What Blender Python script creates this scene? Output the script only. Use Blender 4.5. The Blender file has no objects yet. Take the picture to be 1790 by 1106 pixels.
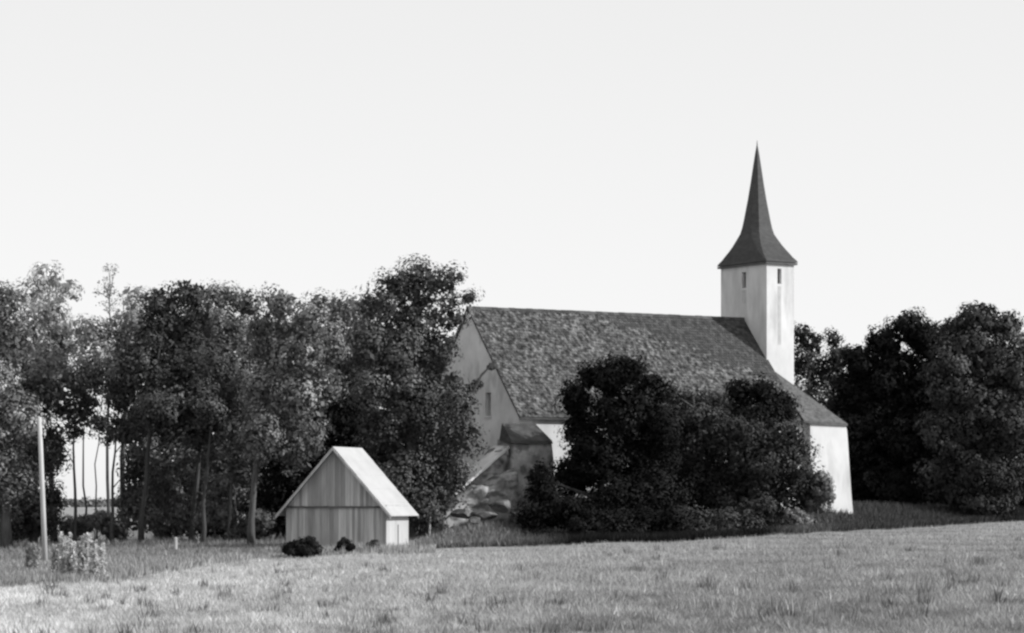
import bpy, math, random
import numpy as np
R = math.radians
F, CX, HZ = 5000.0, 895.0, 871.0          # focal length and horizon, in pixels of the photograph
sc = bpy.context.scene
# ---------------------------------------------------------------- camera, sky, sun, exposure
cam_d = bpy.data.cameras.new('camera'); cam = bpy.data.objects.new('camera', cam_d)
sc.collection.objects.link(cam); sc.camera = cam
cam.location = (0, 0, 0); cam.rotation_euler = (R(90), 0, 0)
cam_d.sensor_width = 36; cam_d.lens = 36 * F / 1790
cam_d.shift_y = (HZ - 553) / 1790
cam_d.clip_start = 1; cam_d.clip_end = 20000
SUN_EL, SUN_AZ = R(30), R(10)             # the sun stands to the right, a little on the camera's side
sdir = (math.cos(SUN_AZ) * math.cos(SUN_EL), -math.sin(SUN_AZ) * math.cos(SUN_EL), math.sin(SUN_EL))
w = bpy.data.worlds.new('World'); sc.world = w; w.use_nodes = True
nt = w.node_tree; nt.nodes.clear()
sky = nt.nodes.new('ShaderNodeTexSky'); sky.sky_type = 'NISHITA'; sky.sun_disc = False
sky.sun_elevation = SUN_EL; sky.sun_rotation = math.atan2(sdir[0], sdir[1])
sky.air_density = 1.0; sky.dust_density = 1.0; sky.altitude = 600; sky.ozone_density = 1.0
bw = nt.nodes.new('ShaderNodeRGBToBW')    # the place is seen in black and white
bg = nt.nodes.new('ShaderNodeBackground'); bg.inputs['Strength'].default_value = 0.115
wo = nt.nodes.new('ShaderNodeOutputWorld')
nt.links.new(sky.outputs[0], bw.inputs[0]); 
pw = nt.nodes.new('ShaderNodeMath'); pw.operation = 'POWER'; pw.inputs[1].default_value = .22      # thin milky overcast evens the sky out
mu = nt.nodes.new('ShaderNodeMath'); mu.operation = 'MULTIPLY'; mu.inputs[1].default_value = 3.05
nt.links.new(bw.outputs[0], pw.inputs[0]); nt.links.new(pw.outputs[0], mu.inputs[0]); nt.links.new(mu.outputs[0], bg.inputs['Color'])
nt.links.new(bg.outputs[0], wo.inputs['Surface'])
sl = bpy.data.lights.new('sun', 'SUN'); sl.energy = 2.6; sl.angle = R(0.5); sl.color = (1, 1, 1)
so = bpy.data.objects.new('sun', sl); sc.collection.objects.link(so)
import mathutils
so.rotation_euler = mathutils.Vector(sdir).to_track_quat('Z', 'Y').to_euler()
sc.view_settings.view_transform = 'Standard'; sc.view_settings.look = 'None'
sc.view_settings.exposure = 0.9; sc.view_settings.gamma = 1.0
sc.render.engine = 'CYCLES'
sc.cycles.filter_width = 2.5              # soft old lens
sc.cycles.max_bounces = 5; sc.cycles.diffuse_bounces = 3

# ---------------------------------------------------------------- helpers
def tag(o, label=None, cat=None, group=None, kind=None):
    if label: o['label'] = label
    if cat: o['category'] = cat
    if group: o['group'] = group
    if kind: o['kind'] = kind
    return o
def empty(name, loc, label, cat, group=None, rz=0):
    o = bpy.data.objects.new(name, None); sc.collection.objects.link(o)
    o.location = loc; o.rotation_euler.z = rz; o.empty_display_size = .3
    return tag(o, label, cat, group)
def link(name, me, mat, parent=None, world=True):
    o = bpy.data.objects.new(name, me); sc.collection.objects.link(o)
    if mat: me.materials.append(mat)
    if parent:
        o.parent = parent
        if world:
            m = mathutils.Matrix.Translation(parent.location) @ mathutils.Matrix.Rotation(parent.rotation_euler.z, 4, 'Z')
            o.matrix_parent_inverse = m.inverted()
    return o
def np_mesh(name, V, k, attr=None):
    """V: (n*k,3) vertices, every k of them one separate face"""
    n = len(V) // k
    me = bpy.data.meshes.new(name)
    me.vertices.add(len(V)); me.vertices.foreach_set('co', np.asarray(V, np.float32).ravel())
    me.loops.add(len(V)); me.loops.foreach_set('vertex_index', np.arange(len(V), dtype=np.int32))
    me.polygons.add(n); me.polygons.foreach_set('loop_start', np.arange(0, len(V), k, dtype=np.int32))
    me.polygons.foreach_set('loop_total', np.full(n, k, np.int32))
    if attr is not None:
        a = me.attributes.new('tone', 'FLOAT', 'POINT'); a.data.foreach_set('value', np.asarray(attr, np.float32))
    me.update(calc_edges=True)
    return me
class MB:
    def __init__(s): s.v = []; s.f = []
    def add(s, vs, fs):
        b = len(s.v); s.v += [tuple(v) for v in vs]; s.f += [tuple(b + i for i in f) for f in fs]; return s
    def hexa(s, p):      # p: 4 bottom, 4 top (counter-clockwise)
        return s.add(p, [(3,2,1,0),(4,5,6,7),(0,1,5,4),(1,2,6,5),(2,3,7,6),(3,0,4,7)])
    def tube(s, pts, rs, n=8):
        b = len(s.v); pts = [mathutils.Vector(p) for p in pts]
        for i, p in enumerate(pts):
            d = (pts[min(i+1, len(pts)-1)] - pts[max(i-1, 0)]).normalized()
            a = d.cross(mathutils.Vector((0, 1, .13))).normalized(); c = d.cross(a)
            for j in range(n):
                t = 2*math.pi*j/n; q = p + (a*math.cos(t) + c*math.sin(t))*rs[i]; s.v.append(tuple(q))
        for i in range(len(pts)-1):
            for j in range(n):
                k = (j+1) % n; s.f.append((b+i*n+j, b+i*n+k, b+(i+1)*n+k, b+(i+1)*n+j))
        s.f.append(tuple(b+j for j in range(n))[::-1]); s.f.append(tuple(b+(len(pts)-1)*n+j for j in range(n)))
        return s
    def build(s, name, mat, parent=None, smooth=False, world=True):
        me = bpy.data.meshes.new(name); me.from_pydata(s.v, [], s.f); me.update()
        if smooth:
            me.polygons.foreach_set('use_smooth', [True]*len(me.polygons))
        import bmesh
        bm = bmesh.new(); bm.from_mesh(me); bmesh.ops.recalc_face_normals(bm, faces=bm.faces); bm.to_mesh(me); bm.free()
        return link(name, me, mat, parent, world)
def at(px, py, Y): return ((px-CX)/F*Y, Y, (HZ-py)/F*Y)

def mat(name, lo, hi, scale=3.0, rough=.9, island=0.0, detail=6, stretch=None, bump=0.0, tone=False, spots=None, transl=0.0, spec=.3, fr=(.3, .7)):
    m = bpy.data.materials.new(name); m.use_nodes = True; t = m.node_tree; N = t.nodes; L = t.links
    b = N['Principled BSDF']; b.inputs['Roughness'].default_value = rough
    b.inputs['Specular IOR Level'].default_value = spec
    g = N.new('ShaderNodeNewGeometry'); tc = N.new('ShaderNodeTexCoord')
    mp = N.new('ShaderNodeMapping'); L.new(tc.outputs['Object'], mp.inputs[0])
    if stretch: mp.inputs['Scale'].default_value = stretch
    nz = N.new('ShaderNodeTexNoise'); nz.inputs['Scale'].default_value = scale; nz.inputs['Detail'].default_value = detail
    nz.inputs['Roughness'].default_value = .65
    L.new(mp.outputs[0], nz.inputs['Vector'])
    mr = N.new('ShaderNodeMapRange'); mr.inputs['From Min'].default_value = fr[0]; mr.inputs['From Max'].default_value = fr[1]
    mr.inputs['To Min'].default_value = lo; mr.inputs['To Max'].default_value = hi
    L.new(nz.outputs['Fac'], mr.inputs['Value']); val = mr.outputs[0]
    def mul(a, bb):
        x = N.new('ShaderNodeMath'); x.operation = 'MULTIPLY'; L.new(a, x.inputs[0])
        if isinstance(bb, float): x.inputs[1].default_value = bb
        else: L.new(bb, x.inputs[1])
        return x.outputs[0]
    if island:
        r = N.new('ShaderNodeMapRange'); r.inputs['To Min'].default_value = 1-island; r.inputs['To Max'].default_value = 1+island
        L.new(g.outputs['Random Per Island'], r.inputs['Value']); val = mul(val, r.outputs[0])
    if tone:
        a = N.new('ShaderNodeAttribute'); a.attribute_name = 'tone'; val = mul(val, a.outputs['Fac'])
    if spots:            # (scale, threshold, factor, stretch)
        s2 = N.new('ShaderNodeTexNoise'); s2.inputs['Scale'].default_value = spots[0]; s2.inputs['Detail'].default_value = 5
        m2 = N.new('ShaderNodeMapping'); L.new(tc.outputs['Object'], m2.inputs[0]); m2.inputs['Scale'].default_value = spots[3]
        m2.inputs['Location'].default_value = (7, 3, 5)
        L.new(m2.outputs[0], s2.inputs['Vector'])
        r2 = N.new('ShaderNodeMapRange'); r2.inputs['From Min'].default_value = spots[1]; r2.inputs['From Max'].default_value = spots[1]+.12
        r2.inputs['To Min'].default_value = 1; r2.inputs['To Max'].default_value = spots[2]
        L.new(s2.outputs['Fac'], r2.inputs['Value']); val = mul(val, r2.outputs[0])
    cc = N.new('ShaderNodeCombineColor')
    for i in range(3): L.new(val, cc.inputs[i])
    L.new(cc.outputs[0], b.inputs['Base Color'])
    if bump:
        bp = N.new('ShaderNodeBump'); bp.inputs['Strength'].default_value = 1; bp.inputs['Distance'].default_value = bump
        L.new(nz.outputs['Fac'], bp.inputs['Height']); L.new(bp.outputs[0], b.inputs['Normal'])
    if transl:
        tr = N.new('ShaderNodeBsdfTranslucent'); L.new(cc.outputs[0], tr.inputs[0])
        mx = N.new('ShaderNodeMixShader'); mx.inputs[0].default_value = transl
        L.new(b.outputs[0], mx.inputs[1]); L.new(tr.outputs[0], mx.inputs[2])
        L.new(mx.outputs[0], N['Material Output'].inputs['Surface'])
    return m
M = dict(
    ground=mat('soil_and_turf', .10, .20, .8, tone=True, bump=.05),
    field=mat('ripening_hay', .85, 1.15, .25, island=.30, tone=True, transl=.25, spec=.1),
    weeds=mat('weed_leaves', .8, 1.2, .6, island=.35, tone=True, transl=.2, spec=.2),
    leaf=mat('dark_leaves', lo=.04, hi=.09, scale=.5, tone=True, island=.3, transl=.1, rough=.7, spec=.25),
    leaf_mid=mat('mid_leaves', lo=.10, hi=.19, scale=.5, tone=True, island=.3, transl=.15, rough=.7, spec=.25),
    leaf_pale=mat('pale_leaves', lo=.28, hi=.42, scale=.5, tone=True, island=.3, transl=.22, rough=.7, spec=.25),  # haze over the left treetops is put into this pale colour
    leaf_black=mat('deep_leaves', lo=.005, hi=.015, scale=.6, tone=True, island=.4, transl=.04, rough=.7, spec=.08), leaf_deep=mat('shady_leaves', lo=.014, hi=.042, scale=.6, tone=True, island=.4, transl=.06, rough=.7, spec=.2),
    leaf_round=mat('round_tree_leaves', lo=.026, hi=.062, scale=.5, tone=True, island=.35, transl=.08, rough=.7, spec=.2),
    bark=mat('bark', .05, .12, 2.5, stretch=(3, 3, .5), bump=.03),
    bark_pale=mat('pale_bark', .04, .08, 2.5, stretch=(2, 2, .6), bump=.02),
    plaster=mat('limewashed_plaster', .50, .68, .5, bump=.02, spots=(.6, .52, .80, (1.4, 1.4, .35)), stretch=(1, 1, .6)),
    plaster_old_lifted=mat('weathered_lifted_limewash', .56, .76, .6, bump=.03, spots=(.8, .5, .74, (1.2, 1.2, .5))),  # base tone raised to paint sky fill on the shaded gable
    rubble=mat('rubble_stone', .10, .34, 1.3, bump=.12, spots=(2.2, .48, .45, (1, 1, 1.6))),
    tiles=mat('lichened_clay_tiles', .010, .18, 4.2, island=.5, detail=8, rough=.9, fr=(.38, .64), stretch=(1, 1, .8), spots=(.9, .44, .72, (1, 1, 1))),
    tiles_dark=mat('clay_tiles', .03, .09, 2.0, island=.4, detail=6), tiles_darker=mat('darker_clay_tiles', .028, .075, 3.0, island=.4, detail=8),
    shingle=mat('tarred_shingles', .03, .06, 3.0, island=.3, stretch=(1, 1, 2), rough=.7),
    boards=mat('weathered_boards', .26, .42, 1.6, island=.36, stretch=(2, 2, .25), bump=.01),
    boards_white=mat('silvered_boards', .36, .46, 1.5, island=.06, stretch=(2, 2, .3)),
    sheet=mat('pale_roof_sheet', .36, .45, .8, rough=.6),
    trim=mat('dark_timber', .07, .12, 2, stretch=(1, 1, .3)),
    timber=mat('grey_timber', .30, .46, 2, stretch=(2, 2, .2)),
    dark=mat('dark_opening', .015, .025, 2),
    louvre=mat('louvre_wood', .06, .10, 2),
    stone=mat('pale_stone', .45, .6, 3),
)

# ---------------------------------------------------------------- terrain
EDGE = [(-400,1085),(-100,1010),(0,992),(200,985),(300,981),(500,972),(680,962),(800,958),(1000,952),(1200,944),(1360,935),(1500,925),(1790,905),(2100,893)]
def plane_z(x):
    xc = 34*np.tanh(np.asarray(x, float)/34 * 1.0); return -2.5 + .035*(x*0+xc + (np.asarray(x)-xc)*.15)
def edgeY(px):
    py = np.interp(px, [e[0] for e in EDGE], [e[1] for e in EDGE])
    k = (np.asarray(px)-CX)/F
    return np.clip(2.5/np.maximum((py-HZ)/F + .035*k, .006), 70, 260)
def sm(t): t = np.clip(t, 0, 1); return t*t*(3-2*t)
def terrain(x, Y):
    x = np.asarray(x, float); Y = np.asarray(Y, float)
    px = CX + F*x/np.maximum(Y, 20)
    px = np.clip(px, -400, 2100)
    e = edgeY(px)
    z = plane_z(x)
    rise = np.interp(px, [0, 500, 700, 850, 1200, 1500, 1790], [.5, .35, .35, 1.0, 1.0, 1.2, .5])
    z = z + rise*sm((Y-e)/16)
    # left: hollow runs up to the far land
    far = sm((Y-210)/400)
    z = z*(1-far) + (-1.9)*far
    z = z + .55*np.exp(-(((x+1.8)/2.0)**2 + ((Y-156)/5)**2))            # grassy hump right of the hut
    z = z + .07*np.sin(x*.9+Y*.13)*np.cos(Y*.31+x*.2) * np.where(Y > 60, 1, .5)
    return z
def gz(x, Y): return float(terrain(x, Y))
def LIM(pp): return np.interp(pp, [-100, 0, 200, 300, 400, 480, 560], [97, 98, 101, 114, 130, 142, 400])
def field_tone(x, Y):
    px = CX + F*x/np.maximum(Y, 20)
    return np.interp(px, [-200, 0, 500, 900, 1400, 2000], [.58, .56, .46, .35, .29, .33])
xs = np.concatenate([np.linspace(-2500, -90, 22), np.linspace(-80, 80, 161), np.linspace(90, 2500, 22)])
ys = np.concatenate([np.linspace(-60, 30, 10), np.linspace(32, 260, 229), np.linspace(270, 700, 40), np.linspace(760, 6000, 20)])
X, Yg = np.meshgrid(xs, ys); Z = terrain(X, Yg)
nx, ny = len(xs), len(ys)
me = bpy.data.meshes.new('ground')
idx = np.arange(nx*ny).reshape(ny, nx)
q = np.stack([idx[:-1, :-1], idx[:-1, 1:], idx[1:, 1:], idx[1:, :-1]], -1).reshape(-1, 4)
me.vertices.add(nx*ny); me.vertices.foreach_set('co', np.stack([X, Yg, Z], -1).astype(np.float32).ravel())
me.loops.add(q.size); me.loops.foreach_set('vertex_index', q.astype(np.int32).ravel())
me.polygons.add(len(q)); me.polygons.foreach_set('loop_start', np.arange(0, q.size, 4, dtype=np.int32))
me.polygons.foreach_set('loop_total', np.full(len(q), 4, np.int32))
pxg = np.clip(CX + F*X/np.maximum(Yg, 20), -400, 2100)
inf = Yg < np.minimum(edgeY(pxg), LIM(pxg))
tone = np.where(inf, field_tone(X, Yg)*5.2, np.where(Yg < 300, np.interp(pxg, [0, 500, 800, 880, 1340, 1400, 1500, 1600, 1790], [.8, .8, .9, .07, .07, .7, .5, .2, .15]), 1.6))  # low tone before the church bushes paints deep shade into the soil
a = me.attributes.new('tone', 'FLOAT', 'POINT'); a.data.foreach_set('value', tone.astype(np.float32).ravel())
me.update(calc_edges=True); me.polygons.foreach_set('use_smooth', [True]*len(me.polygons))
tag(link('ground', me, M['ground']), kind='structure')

rng = np.random.default_rng(11)
_g = rng.uniform(-1, 1, (256, 256))
def vnoise(x, y, s):
    x = x/s+50.3; y = y/s+11.7; i = np.floor(x).astype(int); j = np.floor(y).astype(int); fx = sm(x-i); fy = sm(y-j)
    G = lambda a, b: _g[a % 256, b % 256]
    return (G(i, j)*(1-fx)+G(i+1, j)*fx)*(1-fy)+(G(i, j+1)*(1-fx)+G(i+1, j+1)*fx)*fy
def blades(x, Y, h, wd, lean, tone, per=1):
    """thin upright triangles standing on the ground"""
    n = len(x); z = terrain(x, Y)
    ang = rng.uniform(0, math.pi, n); dx, dy = np.cos(ang)*wd/2, np.sin(ang)*wd/2
    la = rng.uniform(0, 2*math.pi, n); lx, ly = np.cos(la)*lean*h, np.sin(la)*lean*h
    b0 = np.stack([x-dx, Y-dy, z-.05], -1); b1 = np.stack([x+dx, Y+dy, z-.05], -1); t = np.stack([x+lx, Y+ly, z+h], -1)
    V = np.stack([b0, b1, t], 1).reshape(-1, 3)
    return V, np.repeat(tone, 3)
def scatter(n, px0, px1, y0, y1, p=1.0):
    """points over the wedge of ground the photograph covers, thinner with distance"""
    Y = 1/np.sqrt(rng.uniform(1/y1**2, 1/y0**2, n)) if p == 2 else rng.uniform(y0, y1, n)
    px = rng.uniform(px0, px1, n)
    return (px-CX)/F*Y, Y, px
# crop in the field
n = 760000
Yv = 1/rng.uniform(1/205, 1/44, n); pxv = rng.uniform(-560, 2400, n)
xv = (pxv-CX)/F*Yv
hsh = .5+.5*np.clip(vnoise(xv, Yv*.7, .33)*.9+vnoise(Yv*.7, xv, .7)*.5, -1, 1); Yv2 = Yv
pp = CX+F*xv/Yv2
ok = (Yv2 < edgeY(np.clip(pp, -400, 2100))+rng.normal(0, .8, n)) & (Yv2 < LIM(pp)+rng.normal(0, 1.5, n))
xv, Yv2, hsh = xv[ok], Yv2[ok], hsh[ok]; n = len(xv)
pat = vnoise(xv, Yv2*.6, .8)+vnoise(xv, Yv2*.5, 2.3)*.7+vnoise(xv, Yv2*.4, 7.)*.5
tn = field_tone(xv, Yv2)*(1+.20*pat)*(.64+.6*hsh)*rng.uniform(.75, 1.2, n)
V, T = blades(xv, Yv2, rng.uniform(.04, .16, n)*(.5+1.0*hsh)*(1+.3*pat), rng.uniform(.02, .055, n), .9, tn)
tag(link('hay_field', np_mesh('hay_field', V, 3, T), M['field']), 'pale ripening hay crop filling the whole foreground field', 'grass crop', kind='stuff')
nw = 260
pw_ = rng.uniform(-60, 1850, nw); Yw = 1/rng.uniform(1/130, 1/50, nw); okw = Yw < np.minimum(edgeY(pw_), LIM(pw_))-2; pw_, Yw = pw_[okw], Yw[okw]; nw = len(pw_)
xw = (pw_-CX)/F*Yw; k_ = 26; xi = np.repeat(xw, k_)+rng.normal(0, .11, nw*k_); yi = np.repeat(Yw, k_)+rng.normal(0, .11, nw*k_)
V, T = blades(xi, yi, rng.uniform(.12, .38, nw*k_), rng.uniform(.03, .06, nw*k_), .35, np.repeat(rng.uniform(.08, .7, nw)**1.0*.55+.05, k_)*rng.uniform(.7, 1.3, nw*k_))
tag(link('field_weeds', np_mesh('field_weeds', V, 3, T), M['weeds']), 'darker and lighter weeds dotted through the hay field', 'weeds', kind='stuff')
# rough grass and weeds beyond the edge
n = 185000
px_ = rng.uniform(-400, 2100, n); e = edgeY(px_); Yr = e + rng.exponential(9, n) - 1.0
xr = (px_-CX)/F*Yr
tn = np.interp(px_, [0, 200, 500, 700, 850, 1000, 1340, 1400, 1500, 1790], [.26, .28, .26, .28, .20, .012, .012, .13, .07, .035])*rng.uniform(.5, 1.4, n)  # near-black stretch is shade painted into the grass at the bushes' foot
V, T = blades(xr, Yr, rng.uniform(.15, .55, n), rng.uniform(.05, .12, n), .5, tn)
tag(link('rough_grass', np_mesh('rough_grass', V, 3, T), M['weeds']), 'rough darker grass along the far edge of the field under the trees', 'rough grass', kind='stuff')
n = 9000
pz = rng.uniform(470, 760, n); Yz = rng.uniform(138.5, 143.5, n); pk = vnoise(pz*.1, Yz, 1.5)
V, T = blades((pz-CX)/F*Yz, Yz, rng.uniform(.1, .42, n)*(1+.8*pk), rng.uniform(.04, .08, n), .4, rng.uniform(.22, .5, n))
tag(link('weeds', np_mesh('hut_weeds', V, 3, T), M['weeds']), 'uneven pale grass and weeds along the foot of the hut', 'weeds', kind='stuff')
# unmown strip at the left
n = 90000
pl = rng.uniform(-120, 560, n); Yl = rng.uniform(97, 150, n); ok = Yl > LIM(pl)
pl, Yl = pl[ok], Yl[ok]; n = len(pl); xl = (pl-CX)/F*Yl
V, T = blades(xl, Yl, rng.uniform(.15, .42, n), rng.uniform(.04, .09, n), .4, rng.uniform(.18, .42, n))
tag(link('unmown_strip', np_mesh('unmown_strip', V, 3, T), M['weeds']), 'unmown strip of mixed weeds in front of the pale pole', 'weeds', kind='stuff')

# ---------------------------------------------------------------- foliage
def unit(n, r):
    v = r.normal(size=(n, 3)); return v/np.linalg.norm(v, axis=1, keepdims=True)
def leaves(C, Nn, s, r):
    n = len(C); a = unit(n, r); t1 = np.cross(Nn, a); t1 /= np.linalg.norm(t1, axis=1, keepdims=True)+1e-9
    t2 = np.cross(Nn, t1); s = s[:, None]
    V = np.stack([C-t1*s*.75, C-t2*s*.45, C+t1*s*.75, C+t2*s*.45], 1)
    return V.reshape(-1, 3)
def crown(lobes, seed, leaf=.15, dens=1.0, clump=(.35, .95), fill=1.0, nl=44):
    r = np.random.default_rng(seed); out = []; tn = []
    for (c, rad) in lobes:
        c = np.array(c); rad = np.array(rad)
        A = 4*math.pi*((rad[0]*rad[1])**1.6+(rad[0]*rad[2])**1.6+(rad[1]*rad[2])**1.6)**(1/1.6)/3**(1/1.6)
        cm = (clump[0]+clump[1])/2
        n = max(6, int(dens*A/(cm*cm*1.5)))
        d = unit(n, r); cc = c + d*rad*r.uniform(.58, 1.08, (n, 1)); cr = clump[0]+(clump[1]-clump[0])*r.uniform(0, 1, n)**1.6
        # a few stray sprigs outside the outline
        k = max(1, n//12); cc[:k] = c + d[:k]*rad*r.uniform(1.05, 1.2, (k, 1)); cr[:k] *= .6
        m = np.maximum(5, (nl*(cr/cm)**2).astype(int)); ci = np.repeat(np.arange(n), m)
        u = unit(len(ci), r); pos = cc[ci] + u*cr[ci][:, None]*r.uniform(.6, 1.05, (len(ci), 1))*np.array([1, 1, .8])
        nn = u*.8 + d[ci]*.6 + np.array([0, 0, .2]) + r.normal(size=u.shape)*.22
        nn /= np.linalg.norm(nn, axis=1, keepdims=True)
        out.append(leaves(pos, nn, leaf*r.uniform(.6, 1.35, len(ci)), r))
        ct = np.exp(r.normal(0, .42, n))*math.exp(r.normal(0, .12)); tn.append(np.repeat(ct[ci], 4))      # young and old growth differ in tone
        if fill:
            k = int(n*5*fill); p = c + unit(k, r)*rad*(r.uniform(0, .8, (k, 1))**.5)
            out.append(leaves(p, unit(k, r), leaf*2.2*r.uniform(.7, 1.4, k), r)); tn.append(np.full(4*k, .8))
    return np.concatenate(out), 4, np.concatenate(tn)
def lobes_px(L, Y, seed):
    r = random.Random(seed); o = []
    for l in L:
        px, py, rx = l[:3]; ry = l[3] if len(l) > 3 and l[3] else rx; dy = l[4] if len(l) > 4 else r.uniform(-1.5, 1.5)
        y = Y + dy; k = y/F*.96
        o.append((at(px, py, y), (rx*k, (rx+ry)/2*k*.95, ry*k)))
    return o
def tree(name, label, cat, L, Y, tpx, seed, leafmat='leaf', leaf=.125, dens=1.0, clump=(.3, .85), fill=1.0, trunk_r=.22, bark='bark', group=None, nl=48, lean=0):
    lb = lobes_px(L, Y, seed)
    r = random.Random(seed+5)
    x0 = (tpx-CX)/F*Y; z0 = gz(x0, Y)
    t = empty(name, (x0, Y, z0), label, cat, group)
    top = max(c[2]+q[2]*.3 for c, q in lb); cx = sum(c[0] for c, q in lb)/len(lb)
    mb = MB(); pts = []; rs = []
    shrub = name == 'shrub'; wob = 0 if shrub else r.uniform(.08, .22)*(.45 if trunk_r < .13 else 1)
    for i in range(9):
        f = i/8; pts.append((x0 + (cx-x0)*f*f*.8 + r.uniform(-.09, .09)*(i > 0) + wob*math.sin(f*5+seed) + lean*f, Y + r.uniform(-.08, .08), z0-.2 + (top-z0)*f))
        rs.append(trunk_r*((1-f)**.8*.9+.1)*(1.35 if i == 0 else 1))
    mb.tube(pts, rs, 9)
    for c, q in lb:
        f = min(.9, max(.12, ((c[2]-q[2]*.8)-z0)/(top-z0))); j = f*8; i0 = min(7, int(j)); fr = j-i0
        s = [pts[i0][k]*(1-fr)+pts[i0+1][k]*fr for k in range(3)]
        d = [c[k]-s[k] for k in range(3)]
        mid = (s[0]+d[0]*.5+r.uniform(-.1, .1), s[1]+d[1]*.5, s[2]+d[2]*.5+.1)
        rr = trunk_r*.45*(1-f*.5); mb.tube([s, mid, (c[0], c[1], c[2]+q[2]*.3)], [rr, rr*.65, rr*.2], 6)
    mb.build('stems' if shrub else 'trunk', M[bark], t, smooth=True)
    link('foliage' if shrub else 'crown', np_mesh('crown', *crown(lb, seed, leaf, dens, clump, fill, nl)), M[leafmat], t)
    return t

# --- the wood on the left
LW = 'trees of the wood at the left'
tree('broadleaf_tree', 'grey leafy tree cut by the left edge of the photo', 'tree', [(0,530,42),(-50,560,50),(20,600,50),(-20,680,60),(30,730,50),(-20,800,60),(20,850,45),(-30,900,50)], 152, 6, 1, 'leaf_mid', group=LW, trunk_r=.3)
tree('broadleaf_tree', 'tall pale feathery tree rising above the pole, second crown from the left edge', 'tree', [(82,488,30,26),(52,512,28),(116,512,26),(80,550,48,36),(120,585,36),(48,585,34),(85,630,48)], 166, 92, 2, 'leaf_pale', dens=.62, fill=.35, leaf=.16, group=LW, trunk_r=.2)
tree('broadleaf_tree', 'thin see-through treetop standing alone above the wood', 'tree', [(188,466,7,14),(201,478,7,16),(180,492,9,14),(196,508,12,14),(210,520,9,14),(184,532,14,14),(190,500,5,30),(170,512,6,9),(204,548,18,16),(190,580,30,26)], 172, 190, 3, 'leaf_mid', dens=.42, fill=.0, leaf=.085, clump=(.1,.42), nl=9, group=LW, trunk_r=.12)
tree('broadleaf_tree', 'pale broad treetop just right of the thin see-through treetop', 'tree', [(235,520,25,20),(250,555,40,34),(215,575,36),(160,580,32),(170,620,46),(240,630,50)], 165, 218, 4, 'leaf_pale', dens=.8, fill=.6, group=LW, trunk_r=.2)
tree('broadleaf_tree', 'dark tree with a flat broad top, its pale thin trunk showing below', 'tree', [(285,528,36,30),(330,512,34,26),(345,550,34,28),(290,590,60),(250,640,56,46),(330,650,62),(285,715,60,50),(350,745,50)], 158, 251, 5, 'leaf', group=LW, bark='bark_pale', trunk_r=.16)
tree('broadleaf_tree', 'tree with sunlit spots on its upper leaves between two dark tops', 'tree', [(385,522,34,26),(430,532,34,26),(390,580,52,44),(420,640,56),(380,700,50),(430,720,50)], 162, 336, 6, 'leaf_mid', group=LW, bark='bark_pale', trunk_r=.17)
tree('broadleaf_tree', 'tall tree left of the hut with a sunlit right flank', 'tree', [(495,530,34,28),(540,562,36,34),(565,610,40),(520,620,52),(472,590,46),(575,668,32),(525,700,56),(470,690,48),(455,760,46),(520,775,50)], 151, 436, 7, 'leaf_mid', group=LW, trunk_r=.2)
tree('broadleaf_tree', 'row of small pointed tops between the tall tree and the great dark tree', 'tree', [(556,530,18,22),(575,545,26,26),(608,540,26,28),(640,545,30,28),(600,590,50),(640,610,50)], 173, 600, 8, 'leaf_mid', group=LW, dens=.8)
tree('broadleaf_tree', 'great dark tree towering beside the gable of the church', 'tree', [(735,487,46,30),(690,500,34,26),(782,492,34,28),(820,520,12,8),(660,535,38,32),(722,548,56,46),(785,548,30,34),(638,600,38),(690,620,56),(760,612,40,46),(648,680,44),(716,700,60),(785,680,30,36),(660,755,46),(745,770,60),(815,765,30,32),(800,715,34,30),(700,840,56),(775,840,50),(800,822,24,28),(640,830,44),(762,893,24,22),(735,900,44,30)], 157, 720, 9, 'leaf', group=LW, trunk_r=.42, dens=1.0, clump=(.3, .95))
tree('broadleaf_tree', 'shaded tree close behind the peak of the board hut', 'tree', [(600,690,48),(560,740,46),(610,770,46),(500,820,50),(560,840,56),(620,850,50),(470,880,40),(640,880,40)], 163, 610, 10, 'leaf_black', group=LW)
tree('broadleaf_tree', 'dark low-branching tree behind the pale pole', 'tree', [(60,690,44),(20,760,46),(70,770,38),(40,840,46),(90,800,24,34),(60,905,44,40),(0,910,44),(88,890,26,50)], 160, 60, 12, 'leaf', group=LW, trunk_r=.24)
tree('slender_tree', 'slender tree with bare trunk at the left side of the bright gap', 'tree', [(130,672,34,30),(112,715,24,24),(150,705,26,24),(102,775,12,40),(126,755,16,24),(140,740,20,20)], 160, 131, 13, 'leaf', group='slender trees in the bright gap', trunk_r=.11, dens=.85)
tree('slender_tree', 'thinnest of the slender trees, its straight stem crossing the bright gap', 'tree', [(158,660,30,26),(150,722,14,10)], 163, 147, 14, 'leaf', group='slender trees in the bright gap', trunk_r=.075, dens=.8)
tree('slender_tree', 'faint slender stem in the middle of the widest bright gap', 'tree', [(186,668,34,32),(176,735,24,22),(192,760,14,18)], 168, 167, 15, 'leaf', group='slender trees in the bright gap', trunk_r=.06, dens=.8)
tree('slender_tree', 'leaning slender tree closing the bright gap on the right', 'tree', [(212,690,36,34),(206,750,18,24),(228,760,26,34),(236,820,26,36),(232,880,24,34)], 160, 197, 16, 'leaf', group='slender trees in the bright gap', trunk_r=.11, dens=.85, lean=-.2)
tree('slender_tree', 'straight pale trunk among shade right of the flat-topped tree', 'tree', [(360,700,34,40),(372,640,30,30)], 156, 361, 17, 'leaf', group='slender trees in the shade', trunk_r=.13, bark='bark_pale')
tree('slender_tree', 'dim upright trunk in deep shade left of the hut', 'tree', [(410,760,34,34),(400,700,34,30),(420,820,28,30)], 157, 402, 18, 'leaf', group='slender trees in the shade', trunk_r=.10, bark='bark')
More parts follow.
